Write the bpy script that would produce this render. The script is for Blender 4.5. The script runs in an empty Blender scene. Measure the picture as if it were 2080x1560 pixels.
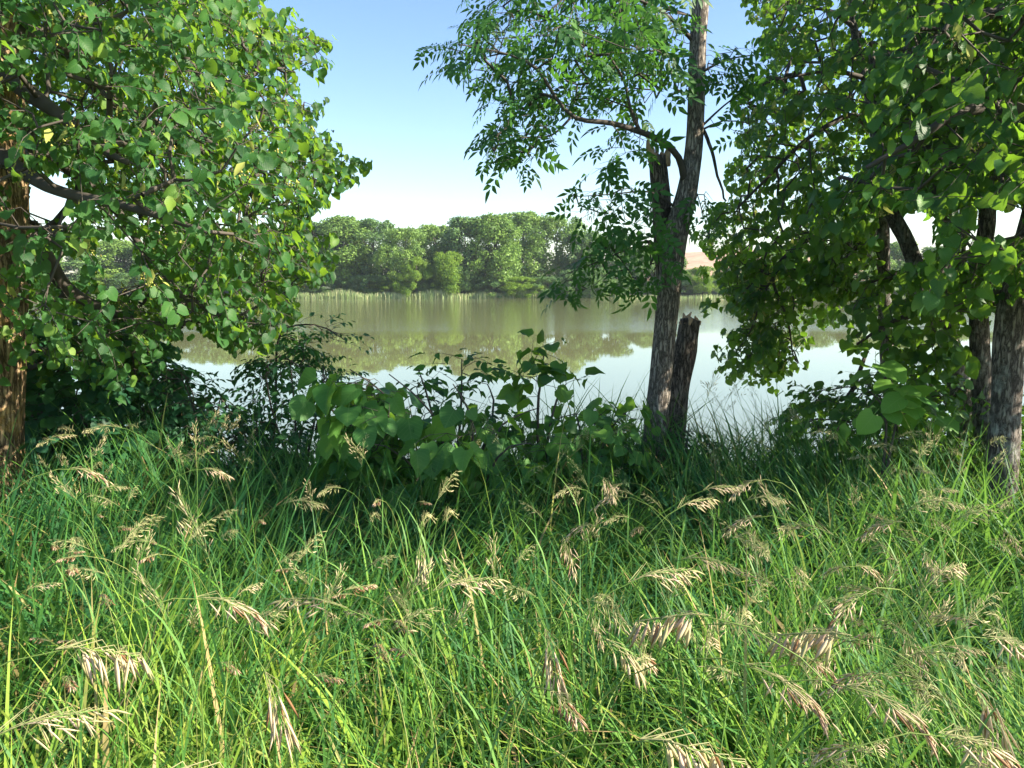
import bpy, math, random
import numpy as np
from mathutils import Vector, noise, Matrix
R = math.radians
rng = np.random.default_rng(7)
random.seed(7)
S = bpy.context.scene
COL = S.collection

# ------------------------------------------------------------------ camera, sky, sun, exposure
CAM_Z, PITCH, F = 1.5, 7.65, 1600.0
cam = bpy.data.cameras.new('camera'); cam.sensor_width = 36; cam.lens = 36 * F / 2080
cam.clip_start = 0.05; cam.clip_end = 6000
co = bpy.data.objects.new('camera', cam); COL.objects.link(co)
co.location = (0, 0, CAM_Z); co.rotation_euler = (R(90 - PITCH), 0, 0)
S.camera = co
SUN_EL, SUN_AZ = 33.0, 101.0          # azimuth clockwise from +Y (the view direction)
w = bpy.data.worlds.new('World'); S.world = w; w.use_nodes = True
nt = w.node_tree; bg = nt.nodes['Background']
sky = nt.nodes.new('ShaderNodeTexSky'); sky.sky_type = 'NISHITA'; sky.sun_disc = False
sky.sun_elevation = R(SUN_EL); sky.sun_rotation = R(SUN_AZ)
sky.air_density = 1.0; sky.dust_density = 0.7; sky.ozone_density = 1.4
hs = nt.nodes.new('ShaderNodeHueSaturation'); hs.inputs['Saturation'].default_value = 1.15; hs.inputs['Hue'].default_value = .507; nt.links.new(sky.outputs[0], hs.inputs['Color']); nt.links.new(hs.outputs[0], bg.inputs[0]); bg.inputs[1].default_value = 0.088
sl = bpy.data.lights.new('sun', 'SUN'); sl.energy = 5.0; sl.angle = R(0.5); sl.color = (1, 0.90, 0.72)
so = bpy.data.objects.new('sun', sl); COL.objects.link(so)
sd = Vector((math.sin(R(SUN_AZ)) * math.cos(R(SUN_EL)), math.cos(R(SUN_AZ)) * math.cos(R(SUN_EL)), math.sin(R(SUN_EL))))
so.rotation_euler = sd.to_track_quat('Z', 'Y').to_euler(); so.location = (20, 0, 30)
S.view_settings.view_transform = 'Standard'; S.view_settings.look = 'None'
S.view_settings.exposure = 1.72; S.view_settings.gamma = 1.0
S.render.engine = 'CYCLES'
S.cycles.max_bounces = 8; S.cycles.diffuse_bounces = 4; S.cycles.transmission_bounces = 5
S.cycles.glossy_bounces = 3; S.cycles.sample_clamp_indirect = 6.0
S.cycles.use_denoising = True

# ------------------------------------------------------------------ helpers
_c, _s = math.cos(R(PITCH)), math.sin(R(PITCH))
def P(px, py, d):
    """point seen at photo pixel px,py standing d metres ahead"""
    xc, yc = (px - 1040) / F, -(py - 780) / F
    dy = _c + yc * _s; dz = -_s + yc * _c
    k = d / dy
    return np.array([xc * k, d, CAM_Z + dz * k])
def smooth(a, b, x):
    t = np.clip((x - a) / (b - a), 0, 1); return t * t * (3 - 2 * t)
def shore(x):
    return 116 + 2.0 * np.sin(x * .045 + 1) + 1.1 * np.sin(x * .13) + 6 * smooth(20, 45, x)
WATER = -1.4
def gz(x, y):
    x = np.asarray(x, float); y = np.asarray(y, float)
    edge = 4.9 + .35 * np.sin(x * .9 + .5) + .2 * np.sin(x * 2.3)
    z = .05 * np.sin(x * 1.3 + .4) * np.cos(y * 1.1) + .03 * np.sin(x * 3.1 + y * 2.3)
    z = z - 2.3 * smooth(edge, edge + 4.2, y)
    s = shore(x)
    z = z + 1.35 * smooth(s - 3, s + 3, y) + 1.2 * smooth(s, s + 40, y) + 3.0 * smooth(s + 60, s + 500, y)
    return z
def mesh(name, V, faces, mat, parent=None, tint=None, uv=None, smoothf=False, mats=None, midx=None):
    """faces: list of integer arrays (n,k)"""
    V = np.asarray(V, np.float32)
    me = bpy.data.meshes.new(name)
    me.vertices.add(len(V)); me.vertices.foreach_set('co', V.ravel())
    faces = [np.asarray(f, np.int32) for f in faces if len(f)]
    idx = np.concatenate([f.ravel() for f in faces])
    tot = np.concatenate([np.full(len(f), f.shape[1], np.int32) for f in faces])
    st = np.concatenate([[0], np.cumsum(tot)[:-1]]).astype(np.int32)
    me.loops.add(len(idx)); me.loops.foreach_set('vertex_index', idx)
    me.polygons.add(len(tot)); me.polygons.foreach_set('loop_start', st); me.polygons.foreach_set('loop_total', tot)
    if smoothf: me.polygons.foreach_set('use_smooth', np.ones(len(tot), bool))
    me.update(calc_edges=True); me.validate()
    if tint is not None:
        a = me.attributes.new('tint', 'FLOAT', 'POINT'); a.data.foreach_set('value', np.asarray(tint, np.float32))
    if uv is not None:
        a = me.attributes.new('leaf_uv', 'FLOAT_VECTOR', 'POINT')
        u3 = np.zeros((len(V), 3), np.float32); u3[:, :2] = uv; a.data.foreach_set('vector', u3.ravel())
    me.materials.append(mat)
    o = bpy.data.objects.new(name, me); COL.objects.link(o)
    if parent: o.parent = parent
    return o
def tag(o, label=None, cat=None, group=None, kind=None):
    if label: o['label'] = label
    if cat: o['category'] = cat
    if group: o['group'] = group
    if kind: o['kind'] = kind
    return o
def thing(name, loc, label, cat, group=None):
    o = bpy.data.objects.new(name, None); COL.objects.link(o); o.location = loc; o.empty_display_size = .1
    return tag(o, label, cat, group)
class MB:
    def __init__(s): s.V, s.F, s.T, s.U, s.n = [], {}, [], [], 0
    def add(s, V, F, t=0.5, uv=None):
        V = np.asarray(V, float)
        for f in F:
            f = np.asarray(f)
            if len(f): s.F.setdefault(f.shape[1], []).append(f + s.n)
        s.V.append(V); s.n += len(V)
        s.T.append(np.full(len(V), t) if np.isscalar(t) else np.asarray(t, float))
        s.U.append(np.zeros((len(V), 2)) if uv is None else uv)
    def build(s, name, mat, parent=None, smoothf=True, off=None):
        V = np.concatenate(s.V)
        if off is not None: V = V - np.asarray(off)
        return mesh(name, V, [np.concatenate(f) for f in s.F.values()], mat, parent, np.concatenate(s.T), np.concatenate(s.U), smoothf)
def norm(a): return a / (np.linalg.norm(a, axis=-1, keepdims=True) + 1e-9)
def resample(pts, step):
    pts = np.asarray(pts, float)
    # Catmull-Rom through the points
    out = []
    n = len(pts)
    for i in range(n - 1):
        p0, p1, p2, p3 = pts[max(i - 1, 0)], pts[i], pts[i + 1], pts[min(i + 2, n - 1)]
        k = max(1, int(np.linalg.norm((p2 - p1)[:3]) / step))
        for t in np.arange(k) / k:
            out.append(.5 * ((2 * p1) + (-p0 + p2) * t + (2 * p0 - 5 * p1 + 4 * p2 - p3) * t * t + (-p0 + 3 * p1 - 3 * p2 + p3) * t ** 3))
    out.append(pts[-1]); return np.array(out)
def tube(mb, path, rad, sides=5, t=.5, cap=True, disp=None):
    path = np.asarray(path, float); n = len(path)
    rad = np.broadcast_to(np.asarray(rad, float), (n,))
    T = norm(np.gradient(path, axis=0))
    up = np.array([0.0, 1, 0]) if abs(T[0][1]) < .8 else np.array([1.0, 0, 0])
    X = np.zeros((n, 3)); x = norm(np.cross(T[0], up))
    for i in range(n):
        x = norm(x - T[i] * np.dot(x, T[i])); X[i] = x
    Y = np.cross(T, X)
    a = np.arange(sides) / sides * 2 * np.pi
    ca, sa = np.cos(a), np.sin(a)
    Rr = rad[:, None] * np.ones(sides)
    if disp is not None: Rr = Rr * disp(n, sides, path)
    V = path[:, None] + Rr[..., None] * (ca[None, :, None] * X[:, None] + sa[None, :, None] * Y[:, None])
    V = V.reshape(-1, 3)
    i = np.arange(n - 1)[:, None] * sides; j = np.arange(sides)[None]; j2 = (j + 1) % sides
    Q = np.stack([i + j, i + j2, i + sides + j2, i + sides + j], -1).reshape(-1, 4)
    F = [Q]
    if cap:
        V = np.vstack([V, path[-1] + T[-1] * rad[-1] * .3])
        jj = np.arange(sides); b = (n - 1) * sides
        F.append(np.stack([b + jj, b + (jj + 1) % sides, np.full(sides, len(V) - 1)], -1))
    mb.add(V, F, t)
def bark_disp(seed, amp=.07, k=5.0, stretch=.22):
    def f(n, sides, path):
        D = np.ones((n, sides)); L = np.concatenate([[0], np.cumsum(np.linalg.norm(np.diff(path, axis=0), axis=1))])
        for i in range(n):
            for j in range(sides):
                a = j / sides * 2 * math.pi
                v = Vector((math.cos(a) * k * .5 + seed, math.sin(a) * k * .5, L[i] * k * stretch * 4))
                r = 1 - abs(noise.noise(v)) * 2.2
                v2 = Vector((math.cos(a) * .8 + seed, math.sin(a) * .8, L[i] * 1.6 + seed))
                D[i, j] = 1 + amp * (r - .5) + .09 * noise.noise(v2)
        return D
    return f

# ------------------------------------------------------------------ leaf templates (Y to the tip, Z the upper face)
def half_leaf(mid, out, notch=0.0, fold=.16, droop=.25, wav=.03, petiole=.3):
    """mid: y of the midrib points; out: (x,y) points of one edge"""
    V, Fq, Ft = [], [], []
    m = [(0, y) for y in mid]; tip = (0, 1.0)
    def zz(x, y, k): return fold * abs(x) - droop * max(y, 0) ** 2 + (wav if k % 2 else -wav) * (abs(x) > 0.02)
    V += [(x, y, zz(x, y, 0)) for x, y in m]; nm = len(m)
    V.append((0, 1.0, zz(0, 1.0, 0))); ti = nm
    for s in (1, -1):
        b = len(V)
        V += [(s * x, y, zz(x, y, k + (s > 0))) for k, (x, y) in enumerate(out)]
        for k in range(len(out) - 1):
            q = (k, b + k, b + k + 1, k + 1)
            Fq.append(q if s > 0 else q[::-1])
        q = (nm - 1, b + len(out) - 1, ti)
        Ft.append(q if s > 0 else q[::-1])
    if petiole:
        b = len(V)
        V += [(-.012, 0, 0), (.012, 0, 0), (.010, -petiole, .06), (-.010, -petiole, .06)]
        Fq.append((b, b + 1, b + 2, b + 3))
    return np.array(V, float), np.array(Fq), np.array(Ft)
LINDEN = half_leaf([0, .2, .42, .64, .84], [(.26, -.13), (.46, .02), (.53, .30), (.45, .58), (.26, .82)], petiole=.35)
LINDEN_B = half_leaf([0, .2, .44, .66, .84], [(.22, -.1), (.42, .04), (.48, .3), (.40, .57), (.21, .8)], fold=.5, droop=.45, wav=.05, petiole=.35)
OVATE = half_leaf([0, .3, .6, .82], [(.05, .0), (.24, .27), (.22, .55), (.1, .8)], petiole=.2, fold=.3)
LANCE = half_leaf([0, .35, .7], [(.03, .02), (.21, .36), (.14, .7)], petiole=0, fold=.4, droop=.15, wav=.0)
def compound():
    V, Q, T = [], [], []; n = 0; lv, lq, lt = LANCE
    U = []
    def put(x, y, ang, s, tw):
        nonlocal n
        c, si = math.cos(ang), math.sin(ang)
        v = lv.copy() * s
        v[:, 2] += v[:, 0] * tw
        X = v[:, 0] * c + v[:, 1] * si; Y = -v[:, 0] * si + v[:, 1] * c
        vv = np.stack([X + x, Y + y, v[:, 2] - .22 * np.clip(Y + y, 0, 2) ** 2], -1)
        V.append(vv); Q.append(lq + n); T.append(lt + n); U.append(lv[:, :2]); n += len(vv)
    for y, s in ((.3, .36), (.58, .42), (.82, .4)):
        put(.02, y, R(62), s, .3); put(-.02, y, R(-58), s, -.3)
    put(0, .95, R(4), .46, 0)
    r = np.array([(-.006, -.05, 0), (.006, -.05, 0), (.006, .98, -.2), (-.006, .98, -.2)]); V.append(r); Q.append(np.array([[0, 1, 2, 3]]) + n); U.append(np.zeros((4, 2)))
    return np.concatenate(V), np.concatenate(Q), np.concatenate(T), np.concatenate(U)
COMP = compound()
def put_leaves(mb, tpl, pos, tip, nrm, size, tint):
    v, q, t = tpl[:3]; uvt = tpl[3] if len(tpl) > 3 else v[:, :2]
    pos, tip, nrm = map(np.asarray, (pos, tip, nrm)); N = len(pos)
    Y = norm(tip); Z = norm(nrm - Y * np.sum(nrm * Y, -1, keepdims=True)); X = np.cross(Y, Z)
    size = np.asarray(size)[:, None, None]
    W = pos[:, None] + size * (v[None, :, 0:1] * X[:, None] + v[None, :, 1:2] * Y[:, None] + v[None, :, 2:3] * Z[:, None])
    o = (np.arange(N) * len(v))[:, None, None]
    mb.add(W.reshape(-1, 3), [(q[None] + o).reshape(-1, 4), (t[None] + o).reshape(-1, 3)], np.repeat(tint, len(v)), np.tile(uvt, (N, 1)))

# ------------------------------------------------------------------ materials
def newmat(name):
    m = bpy.data.materials.new(name); m.use_nodes = True; t = m.node_tree; t.nodes.clear()
    return m, t, t.nodes.new('ShaderNodeOutputMaterial')
def nd(t, typ, **kw):
    n = t.nodes.new(typ)
    for k, v in kw.items():
        if k.startswith('i_'): n.inputs[int(k[2:])].default_value = v
        else: setattr(n, k, v)
    return n
def ramp(t, fac, stops):
    r = t.nodes.new('ShaderNodeValToRGB'); e = r.color_ramp.elements
    while len(e) < len(stops): e.new(.5)
    for x, (p, c) in zip(e, stops): x.position = p; x.color = (*c, 1)
    if fac is not None: t.links.new(fac, r.inputs[0])
    return r
def leafmat(name, stops, trans, rough=.48, spec=.2, veins=0.0, tamt=.42, scale=30):
    m, t, out = newmat(name); L = t.links.new
    at = nd(t, 'ShaderNodeAttribute', attribute_name='tint')
    tc = nd(t, 'ShaderNodeTexCoord'); nz = nd(t, 'ShaderNodeTexNoise'); nz.inputs['Scale'].default_value = scale
    L(tc.outputs['Object'], nz.inputs['Vector'])
    ad = nd(t, 'ShaderNodeMath', operation='MULTIPLY_ADD'); L(nz.outputs[0], ad.inputs[0]); ad.inputs[1].default_value = .25
    sb = nd(t, 'ShaderNodeMath', operation='SUBTRACT'); L(at.outputs['Fac'], sb.inputs[0]); sb.inputs[1].default_value = .125
    L(sb.outputs[0], ad.inputs[2])
    rp = ramp(t, ad.outputs[0], stops); col = rp.outputs[0]
    nrm = None
    if veins:
        uv = nd(t, 'ShaderNodeAttribute', attribute_name='leaf_uv'); sp = nd(t, 'ShaderNodeSeparateXYZ'); L(uv.outputs['Vector'], sp.inputs[0])
        ab = nd(t, 'ShaderNodeMath', operation='ABSOLUTE'); L(sp.outputs[0], ab.inputs[0])
        k1 = nd(t, 'ShaderNodeMath', operation='MULTIPLY_ADD'); L(ab.outputs[0], k1.inputs[0]); k1.inputs[1].default_value = -.75; L(sp.outputs[1], k1.inputs[2])
        k2 = nd(t, 'ShaderNodeMath', operation='MULTIPLY'); L(k1.outputs[0], k2.inputs[0]); k2.inputs[1].default_value = 6.5
        pp = nd(t, 'ShaderNodeMath', operation='PINGPONG'); L(k2.outputs[0], pp.inputs[0]); pp.inputs[1].default_value = .5
        lt = nd(t, 'ShaderNodeMath', operation='LESS_THAN'); L(pp.outputs[0], lt.inputs[0]); lt.inputs[1].default_value = .055
        lm = nd(t, 'ShaderNodeMath', operation='LESS_THAN'); L(ab.outputs[0], lm.inputs[0]); lm.inputs[1].default_value = .016
        mx = nd(t, 'ShaderNodeMath', operation='MAXIMUM'); L(lt.outputs[0], mx.inputs[0]); L(lm.outputs[0], mx.inputs[1])
        ml = nd(t, 'ShaderNodeMath', operation='MULTIPLY'); L(mx.outputs[0], ml.inputs[0]); ml.inputs[1].default_value = veins
        mc = nd(t, 'ShaderNodeMix', data_type='RGBA'); L(ml.outputs[0], mc.inputs['Factor']); L(col, mc.inputs['A']); mc.inputs['B'].default_value = (.22, .34, .10, 1)
        col = mc.outputs['Result']
        bp = nd(t, 'ShaderNodeBump', invert=True); bp.inputs['Strength'].default_value = .3; bp.inputs['Distance'].default_value = .002; L(pp.outputs[0], bp.inputs['Height']); nrm = bp.outputs[0]
    df = nd(t, 'ShaderNodeBsdfPrincipled'); L(col, df.inputs['Base Color']); df.inputs['Roughness'].default_value = rough
    df.inputs['Specular IOR Level'].default_value = spec
    if nrm: L(nrm, df.inputs['Normal'])
    tr = nd(t, 'ShaderNodeBsdfTranslucent')
    tm = nd(t, 'ShaderNodeMix', data_type='RGBA', blend_type='MIX'); tm.inputs['Factor'].default_value = .75; L(col, tm.inputs['A']); tm.inputs['B'].default_value = (*trans, 1)
    L(tm.outputs['Result'], tr.inputs[0])
    mixs = nd(t, 'ShaderNodeMixShader'); mixs.inputs[0].default_value = tamt
    L(df.outputs[0], mixs.inputs[1]); L(tr.outputs[0], mixs.inputs[2]); L(mixs.outputs[0], out.inputs[0])
    return m
def barkmat(name, a, b, lichen, lich_amt=.55, sc=14, yellow=None):
    m, t, out = newmat(name); L = t.links.new
    tc = nd(t, 'ShaderNodeTexCoord'); mp = nd(t, 'ShaderNodeMapping'); mp.inputs['Scale'].default_value = (1, 1, .22); L(tc.outputs['Object'], mp.inputs[0])
    n1 = nd(t, 'ShaderNodeTexNoise'); n1.inputs['Scale'].default_value = sc * 3; n1.inputs['Detail'].default_value = 6; n1.inputs['Roughness'].default_value = .65; n1.inputs['Distortion'].default_value = .6; L(mp.outputs[0], n1.inputs['Vector'])
    vo = nd(t, 'ShaderNodeTexVoronoi', feature='DISTANCE_TO_EDGE'); vo.inputs['Scale'].default_value = sc * 2.6; 
    dm = nd(t, 'ShaderNodeMixRGB', blend_type='ADD'); dm.inputs[0].default_value = .06; L(mp.outputs[0], dm.inputs[1]); L(n1.outputs['Color'], dm.inputs[2]); L(dm.outputs[0], vo.inputs['Vector'])
    cr = ramp(t, vo.outputs['Distance'], [(0, (0, 0, 0)), (.22, (1, 1, 1))])
    hm = nd(t, 'ShaderNodeMath', operation='MULTIPLY'); L(cr.outputs[0], hm.inputs[0]); L(n1.outputs[0], hm.inputs[1])
    c = ramp(t, hm.outputs[0], [(0.02, a), (.6, b)])
    n2 = nd(t, 'ShaderNodeTexNoise'); n2.inputs['Scale'].default_value = 7; n2.inputs['Detail'].default_value = 8; n2.inputs['Roughness'].default_value = .7; L(tc.outputs['Object'], n2.inputs['Vector'])
    lr = ramp(t, n2.outputs[0], [(.52, (0, 0, 0)), (.66, (1, 1, 1))])
    lf = nd(t, 'ShaderNodeMath', operation='MULTIPLY'); L(lr.outputs[0], lf.inputs[0]); lf.inputs[1].default_value = lich_amt
    mx = nd(t, 'ShaderNodeMix', data_type='RGBA'); L(lf.outputs[0], mx.inputs['Factor']); L(c.outputs[0], mx.inputs['A']); mx.inputs['B'].default_value = (*lichen, 1)
    p = nd(t, 'ShaderNodeBsdfPrincipled'); L(mx.outputs['Result'], p.inputs['Base Color']); p.inputs['Roughness'].default_value = .9; p.inputs['Specular IOR Level'].default_value = .15
    bp = nd(t, 'ShaderNodeBump'); bp.inputs['Strength'].default_value = .9; bp.inputs['Distance'].default_value = .02; L(hm.outputs[0], bp.inputs['Height']); L(bp.outputs[0], p.inputs['Normal'])
    L(p.outputs[0], out.inputs[0]); return m
def plain(name, stops, rough=.8, scale=8, spec=.2, use_tint=True, trans=0.0):
    m, t, out = newmat(name); L = t.links.new
    if use_tint:
        at = nd(t, 'ShaderNodeAttribute', attribute_name='tint'); f = at.outputs['Fac']
    else:
        tc = nd(t, 'ShaderNodeTexCoord'); n = nd(t, 'ShaderNodeTexNoise'); n.inputs['Scale'].default_value = scale; n.inputs['Detail'].default_value = 6; L(tc.outputs['Object'], n.inputs['Vector']); f = n.outputs[0]
    c = ramp(t, f, stops); p = nd(t, 'ShaderNodeBsdfPrincipled'); L(c.outputs[0], p.inputs['Base Color']); p.inputs['Roughness'].default_value = rough; p.inputs['Specular IOR Level'].default_value = spec
    if trans:
        tr = nd(t, 'ShaderNodeBsdfTranslucent'); L(c.outputs[0], tr.inputs[0]); ms = nd(t, 'ShaderNodeMixShader'); ms.inputs[0].default_value = trans
        L(p.outputs[0], ms.inputs[1]); L(tr.outputs[0], ms.inputs[2]); L(ms.outputs[0], out.inputs[0])
    else: L(p.outputs[0], out.inputs[0])
    return m
M = {}
M['linden'] = leafmat('linden_leaf', [(0, (.010, .045, .020)), (.45, (.022, .085, .028)), (.8, (.046, .138, .032)), (1, (.17, .27, .045))], (.30, .52, .03), veins=.22, tamt=.43)
M['linden_dark'] = leafmat('linden_leaf_dark', [(0, (.012, .050, .020)), (.5, (.027, .095, .028)), (.85, (.052, .155, .034)), (1, (.13, .25, .05))], (.26, .48, .025), veins=.16, tamt=.42)
M['sapling'] = leafmat('sapling_leaf', [(0, (.030, .095, .030)), (.5, (.060, .185, .045)), (1, (.16, .33, .055))], (.28, .52, .04), veins=.4, rough=.5, scale=16)
M['ash'] = leafmat('ash_leaf', [(0, (.014, .056, .022)), (.6, (.030, .105, .030)), (1, (.07, .19, .035))], (.13, .34, .03), veins=.2)
M['shrub'] = leafmat('shrub_leaf', [(0, (.014, .055, .032)), (.5, (.030, .110, .050)), (1, (.07, .19, .05))], (.11, .30, .03), tamt=.33)
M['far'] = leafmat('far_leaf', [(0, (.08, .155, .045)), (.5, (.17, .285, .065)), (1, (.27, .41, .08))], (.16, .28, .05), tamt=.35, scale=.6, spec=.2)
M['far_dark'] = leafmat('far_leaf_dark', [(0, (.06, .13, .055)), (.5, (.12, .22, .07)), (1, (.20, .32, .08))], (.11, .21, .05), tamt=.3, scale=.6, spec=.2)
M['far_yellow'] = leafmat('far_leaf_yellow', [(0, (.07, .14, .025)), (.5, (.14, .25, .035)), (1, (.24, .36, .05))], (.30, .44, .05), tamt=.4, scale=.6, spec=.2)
M['grass'] = leafmat('grass_blade', [(0, (.018, .088, .036)), (.35, (.050, .165, .044)), (.58, (.12, .27, .040)), (.80, (.28, .40, .05)), (.90, (.36, .31, .12)), (1, (.44, .30, .15))], (.24, .46, .07), rough=.55, spec=.25, tamt=.38, scale=5)
M['reed'] = leafmat('reed_blade', [(0, (.18, .28, .10)), (.6, (.32, .40, .18)), (1, (.52, .50, .28))], (.3, .36, .12), tamt=.3, scale=3)
M['seed'] = plain('seed_head', [(0, (.24, .28, .10)), (.4, (.42, .40, .20)), (.6, (.62, .52, .32)), (.85, (.60, .45, .33)), (1, (.26, .14, .07))], trans=.25, rough=.6)
M['stem'] = plain('grass_stem', [(0, (.06, .17, .04)), (.6, (.16, .27, .06)), (1, (.42, .36, .14))], trans=.2, rough=.5)
M['blossom'] = plain('linden_blossom', [(0, (.32, .36, .09)), (1, (.62, .55, .16))], trans=.3)
M['bark_left'] = barkmat('bark_furrowed_brown', (.07, .045, .026), (.42, .30, .18), (.55, .34, .09), .6, 12)
M['bark_ash'] = barkmat('bark_grey', (.085, .072, .06), (.46, .40, .34), (.46, .45, .41), .4, 17)
M['bark_stump'] = barkmat('bark_dead', (.04, .033, .027), (.26, .215, .175), (.28, .27, .24), .3, 15)
M['bark_right'] = barkmat('bark_lichen_grey', (.06, .05, .045), (.28, .24, .21), (.48, .50, .46), .6, 15)
M['wood'] = plain('broken_wood', [(.3, (.26, .16, .09)), (.7, (.62, .44, .26))], use_tint=False, scale=22)
M['twig'] = plain('twig_bark', [(0, (.035, .029, .024)), (1, (.12, .105, .09))], use_tint=False, scale=9)

# ------------------------------------------------------------------ ground, water, field
ys = np.concatenate([np.arange(-30, 0, 2), np.arange(0, 10, .12), np.arange(10, 20, .8), np.arange(20, 108, 8), np.arange(108, 132, 1), np.arange(132, 200, 6), np.arange(200, 2400, 80)])
xs = np.concatenate([-np.arange(2000, 120, -120)[0:], np.arange(-120, -10, 3), np.arange(-10, 10, .15), np.arange(10, 120, 3), np.arange(120, 2001, 120)])
XX, YY = np.meshgrid(xs, ys); ZZ = gz(XX, YY)
nx, ny = len(xs), len(ys)
i = np.arange(ny - 1)[:, None] * nx; j = np.arange(nx - 1)[None]
Q = np.stack([i + j, i + j + 1, i + nx + j + 1, i + nx + j], -1).reshape(-1, 4)
gm, t, out = newmat('soil'); L = t.links.new
tc = nd(t, 'ShaderNodeTexCoord'); n1 = nd(t, 'ShaderNodeTexNoise'); n1.inputs['Scale'].default_value = 9; n1.inputs['Detail'].default_value = 8; L(tc.outputs['Object'], n1.inputs['Vector'])
n2 = nd(t, 'ShaderNodeTexNoise'); n2.inputs['Scale'].default_value = .35; L(tc.outputs['Object'], n2.inputs['Vector'])
c1 = ramp(t, n1.outputs[0], [(.3, (.016, .013, .007)), (.55, (.035, .03, .014)), (.75, (.075, .06, .03))])
c2 = ramp(t, n2.outputs[0], [(.3, (.05, .11, .025)), (.7, (.12, .17, .05))])
mx = nd(t, 'ShaderNodeMix', data_type='RGBA'); mx.inputs['Factor'].default_value = .45; L(c1.outputs[0], mx.inputs['A']); L(c2.outputs[0], mx.inputs['B'])
p = nd(t, 'ShaderNodeBsdfPrincipled'); L(mx.outputs['Result'], p.inputs['Base Color']); p.inputs['Roughness'].default_value = .95
bp = nd(t, 'ShaderNodeBump'); bp.inputs['Distance'].default_value = .04; L(n1.outputs[0], bp.inputs['Height']); L(bp.outputs[0], p.inputs['Normal']); L(p.outputs[0], out.inputs[0])
g = mesh('ground', np.stack([XX, YY, ZZ], -1).reshape(-1, 3), [Q], gm, smoothf=True); tag(g, 'grassy bank soil running down to the lake and up beyond it', kind='structure')

wm, t, out = newmat('lake_water'); L = t.links.new
tc = nd(t, 'ShaderNodeTexCoord'); sp = nd(t, 'ShaderNodeSeparateXYZ'); L(tc.outputs['Object'], sp.inputs[0])
mp = nd(t, 'ShaderNodeMapping'); mp.inputs['Scale'].default_value = (1.0, 1.7, 1); L(tc.outputs['Object'], mp.inputs[0])
nA = nd(t, 'ShaderNodeTexNoise'); nA.inputs['Scale'].default_value = 2.6; nA.inputs['Detail'].default_value = 4; L(mp.outputs[0], nA.inputs['Vector'])
nB = nd(t, 'ShaderNodeTexNoise'); nB.inputs['Scale'].default_value = .5; nB.inputs['Detail'].default_value = 2; L(mp.outputs[0], nB.inputs['Vector'])
# the breeze reaches the far half of the lake only: ripples fade out towards the near bank
mw = nd(t, 'ShaderNodeMapping'); mw.inputs['Scale'].default_value = (.02, .05, 1); L(tc.outputs['Object'], mw.inputs[0])
nW = nd(t, 'ShaderNodeTexNoise'); nW.inputs['Scale'].default_value = 1; nW.inputs['Detail'].default_value = 3; L(mw.outputs[0], nW.inputs['Vector'])
ad = nd(t, 'ShaderNodeMath', operation='MULTIPLY_ADD'); L(nW.outputs[0], ad.inputs[0]); ad.inputs[1].default_value = 10; L(sp.outputs[1], ad.inputs[2])
mr = nd(t, 'ShaderNodeMapRange', interpolation_type='SMOOTHSTEP'); L(ad.outputs[0], mr.inputs[0]); mr.inputs[1].default_value = 44; mr.inputs[2].default_value = 50; mr.inputs[3].default_value = 0.0; mr.inputs[4].default_value = 1.0
st = nd(t, 'ShaderNodeMath', operation='MULTIPLY_ADD'); L(mr.outputs[0], st.inputs[0]); st.inputs[1].default_value = .040; st.inputs[2].default_value = .0010
hh = nd(t, 'ShaderNodeMath', operation='MULTIPLY'); L(nA.outputs[0], hh.inputs[0]); L(st.outputs[0], hh.inputs[1])
h2 = nd(t, 'ShaderNodeMath', operation='MULTIPLY_ADD'); L(nB.outputs[0], h2.inputs[0]); h2.inputs[1].default_value = .002; L(hh.outputs[0], h2.inputs[2])
bp = nd(t, 'ShaderNodeBump'); bp.inputs['Strength'].default_value = 1; bp.inputs['Distance'].default_value = .35; L(h2.outputs[0], bp.inputs['Height'])
gl = nd(t, 'ShaderNodeBsdfGlossy'); gl.inputs['Roughness'].default_value = .008; gl.inputs['Color'].default_value = (.93, .96, .95, 1); L(bp.outputs[0], gl.inputs['Normal'])
df = nd(t, 'ShaderNodeBsdfDiffuse'); df.inputs['Color'].default_value = (.165, .17, .075, 1)
fr = nd(t, 'ShaderNodeFresnel'); fr.inputs['IOR'].default_value = 2.3
ms = nd(t, 'ShaderNodeMixShader'); L(fr.outputs[0], ms.inputs[0]); L(df.outputs[0], ms.inputs[1]); L(gl.outputs[0], ms.inputs[2]); L(ms.outputs[0], out.inputs[0])
wy = 135
lake = mesh('lake_water', [(-600, 5, WATER), (600, 5, WATER), (600, wy, WATER), (-600, wy, WATER)], [[(0, 1, 2, 3)]], wm); tag(lake, 'calm olive lake, glassy near and rippled far off', kind='structure')

# ploughed hill far behind the right-hand shore
hx, hy = np.meshgrid(np.linspace(-1, 1, 60), np.linspace(-1, 1, 30))
hz = 14.5 * np.clip(1 - hx ** 2, 0, 1) ** .6 * np.clip(1 - hy ** 2, 0, 1) + .25 * np.sin(hx * 9) - .6
HV = np.stack([95 + hx * 75, 330 + hy * 70, hz - 1.0], -1).reshape(-1, 3)
i = np.arange(29)[:, None] * 60; j = np.arange(59)[None]
HQ = np.stack([i + j, i + j + 1, i + 60 + j + 1, i + 60 + j], -1).reshape(-1, 4)
o = mesh('ploughed_hill', HV, [HQ], plain('ploughed_soil', [(.35, (.30, .19, .13)), (.65, (.42, .29, .20))], use_tint=False, scale=.3, rough=.95), smoothf=True); tag(o, 'bare reddish brown ploughed hill far behind the shore', kind='structure')

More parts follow.
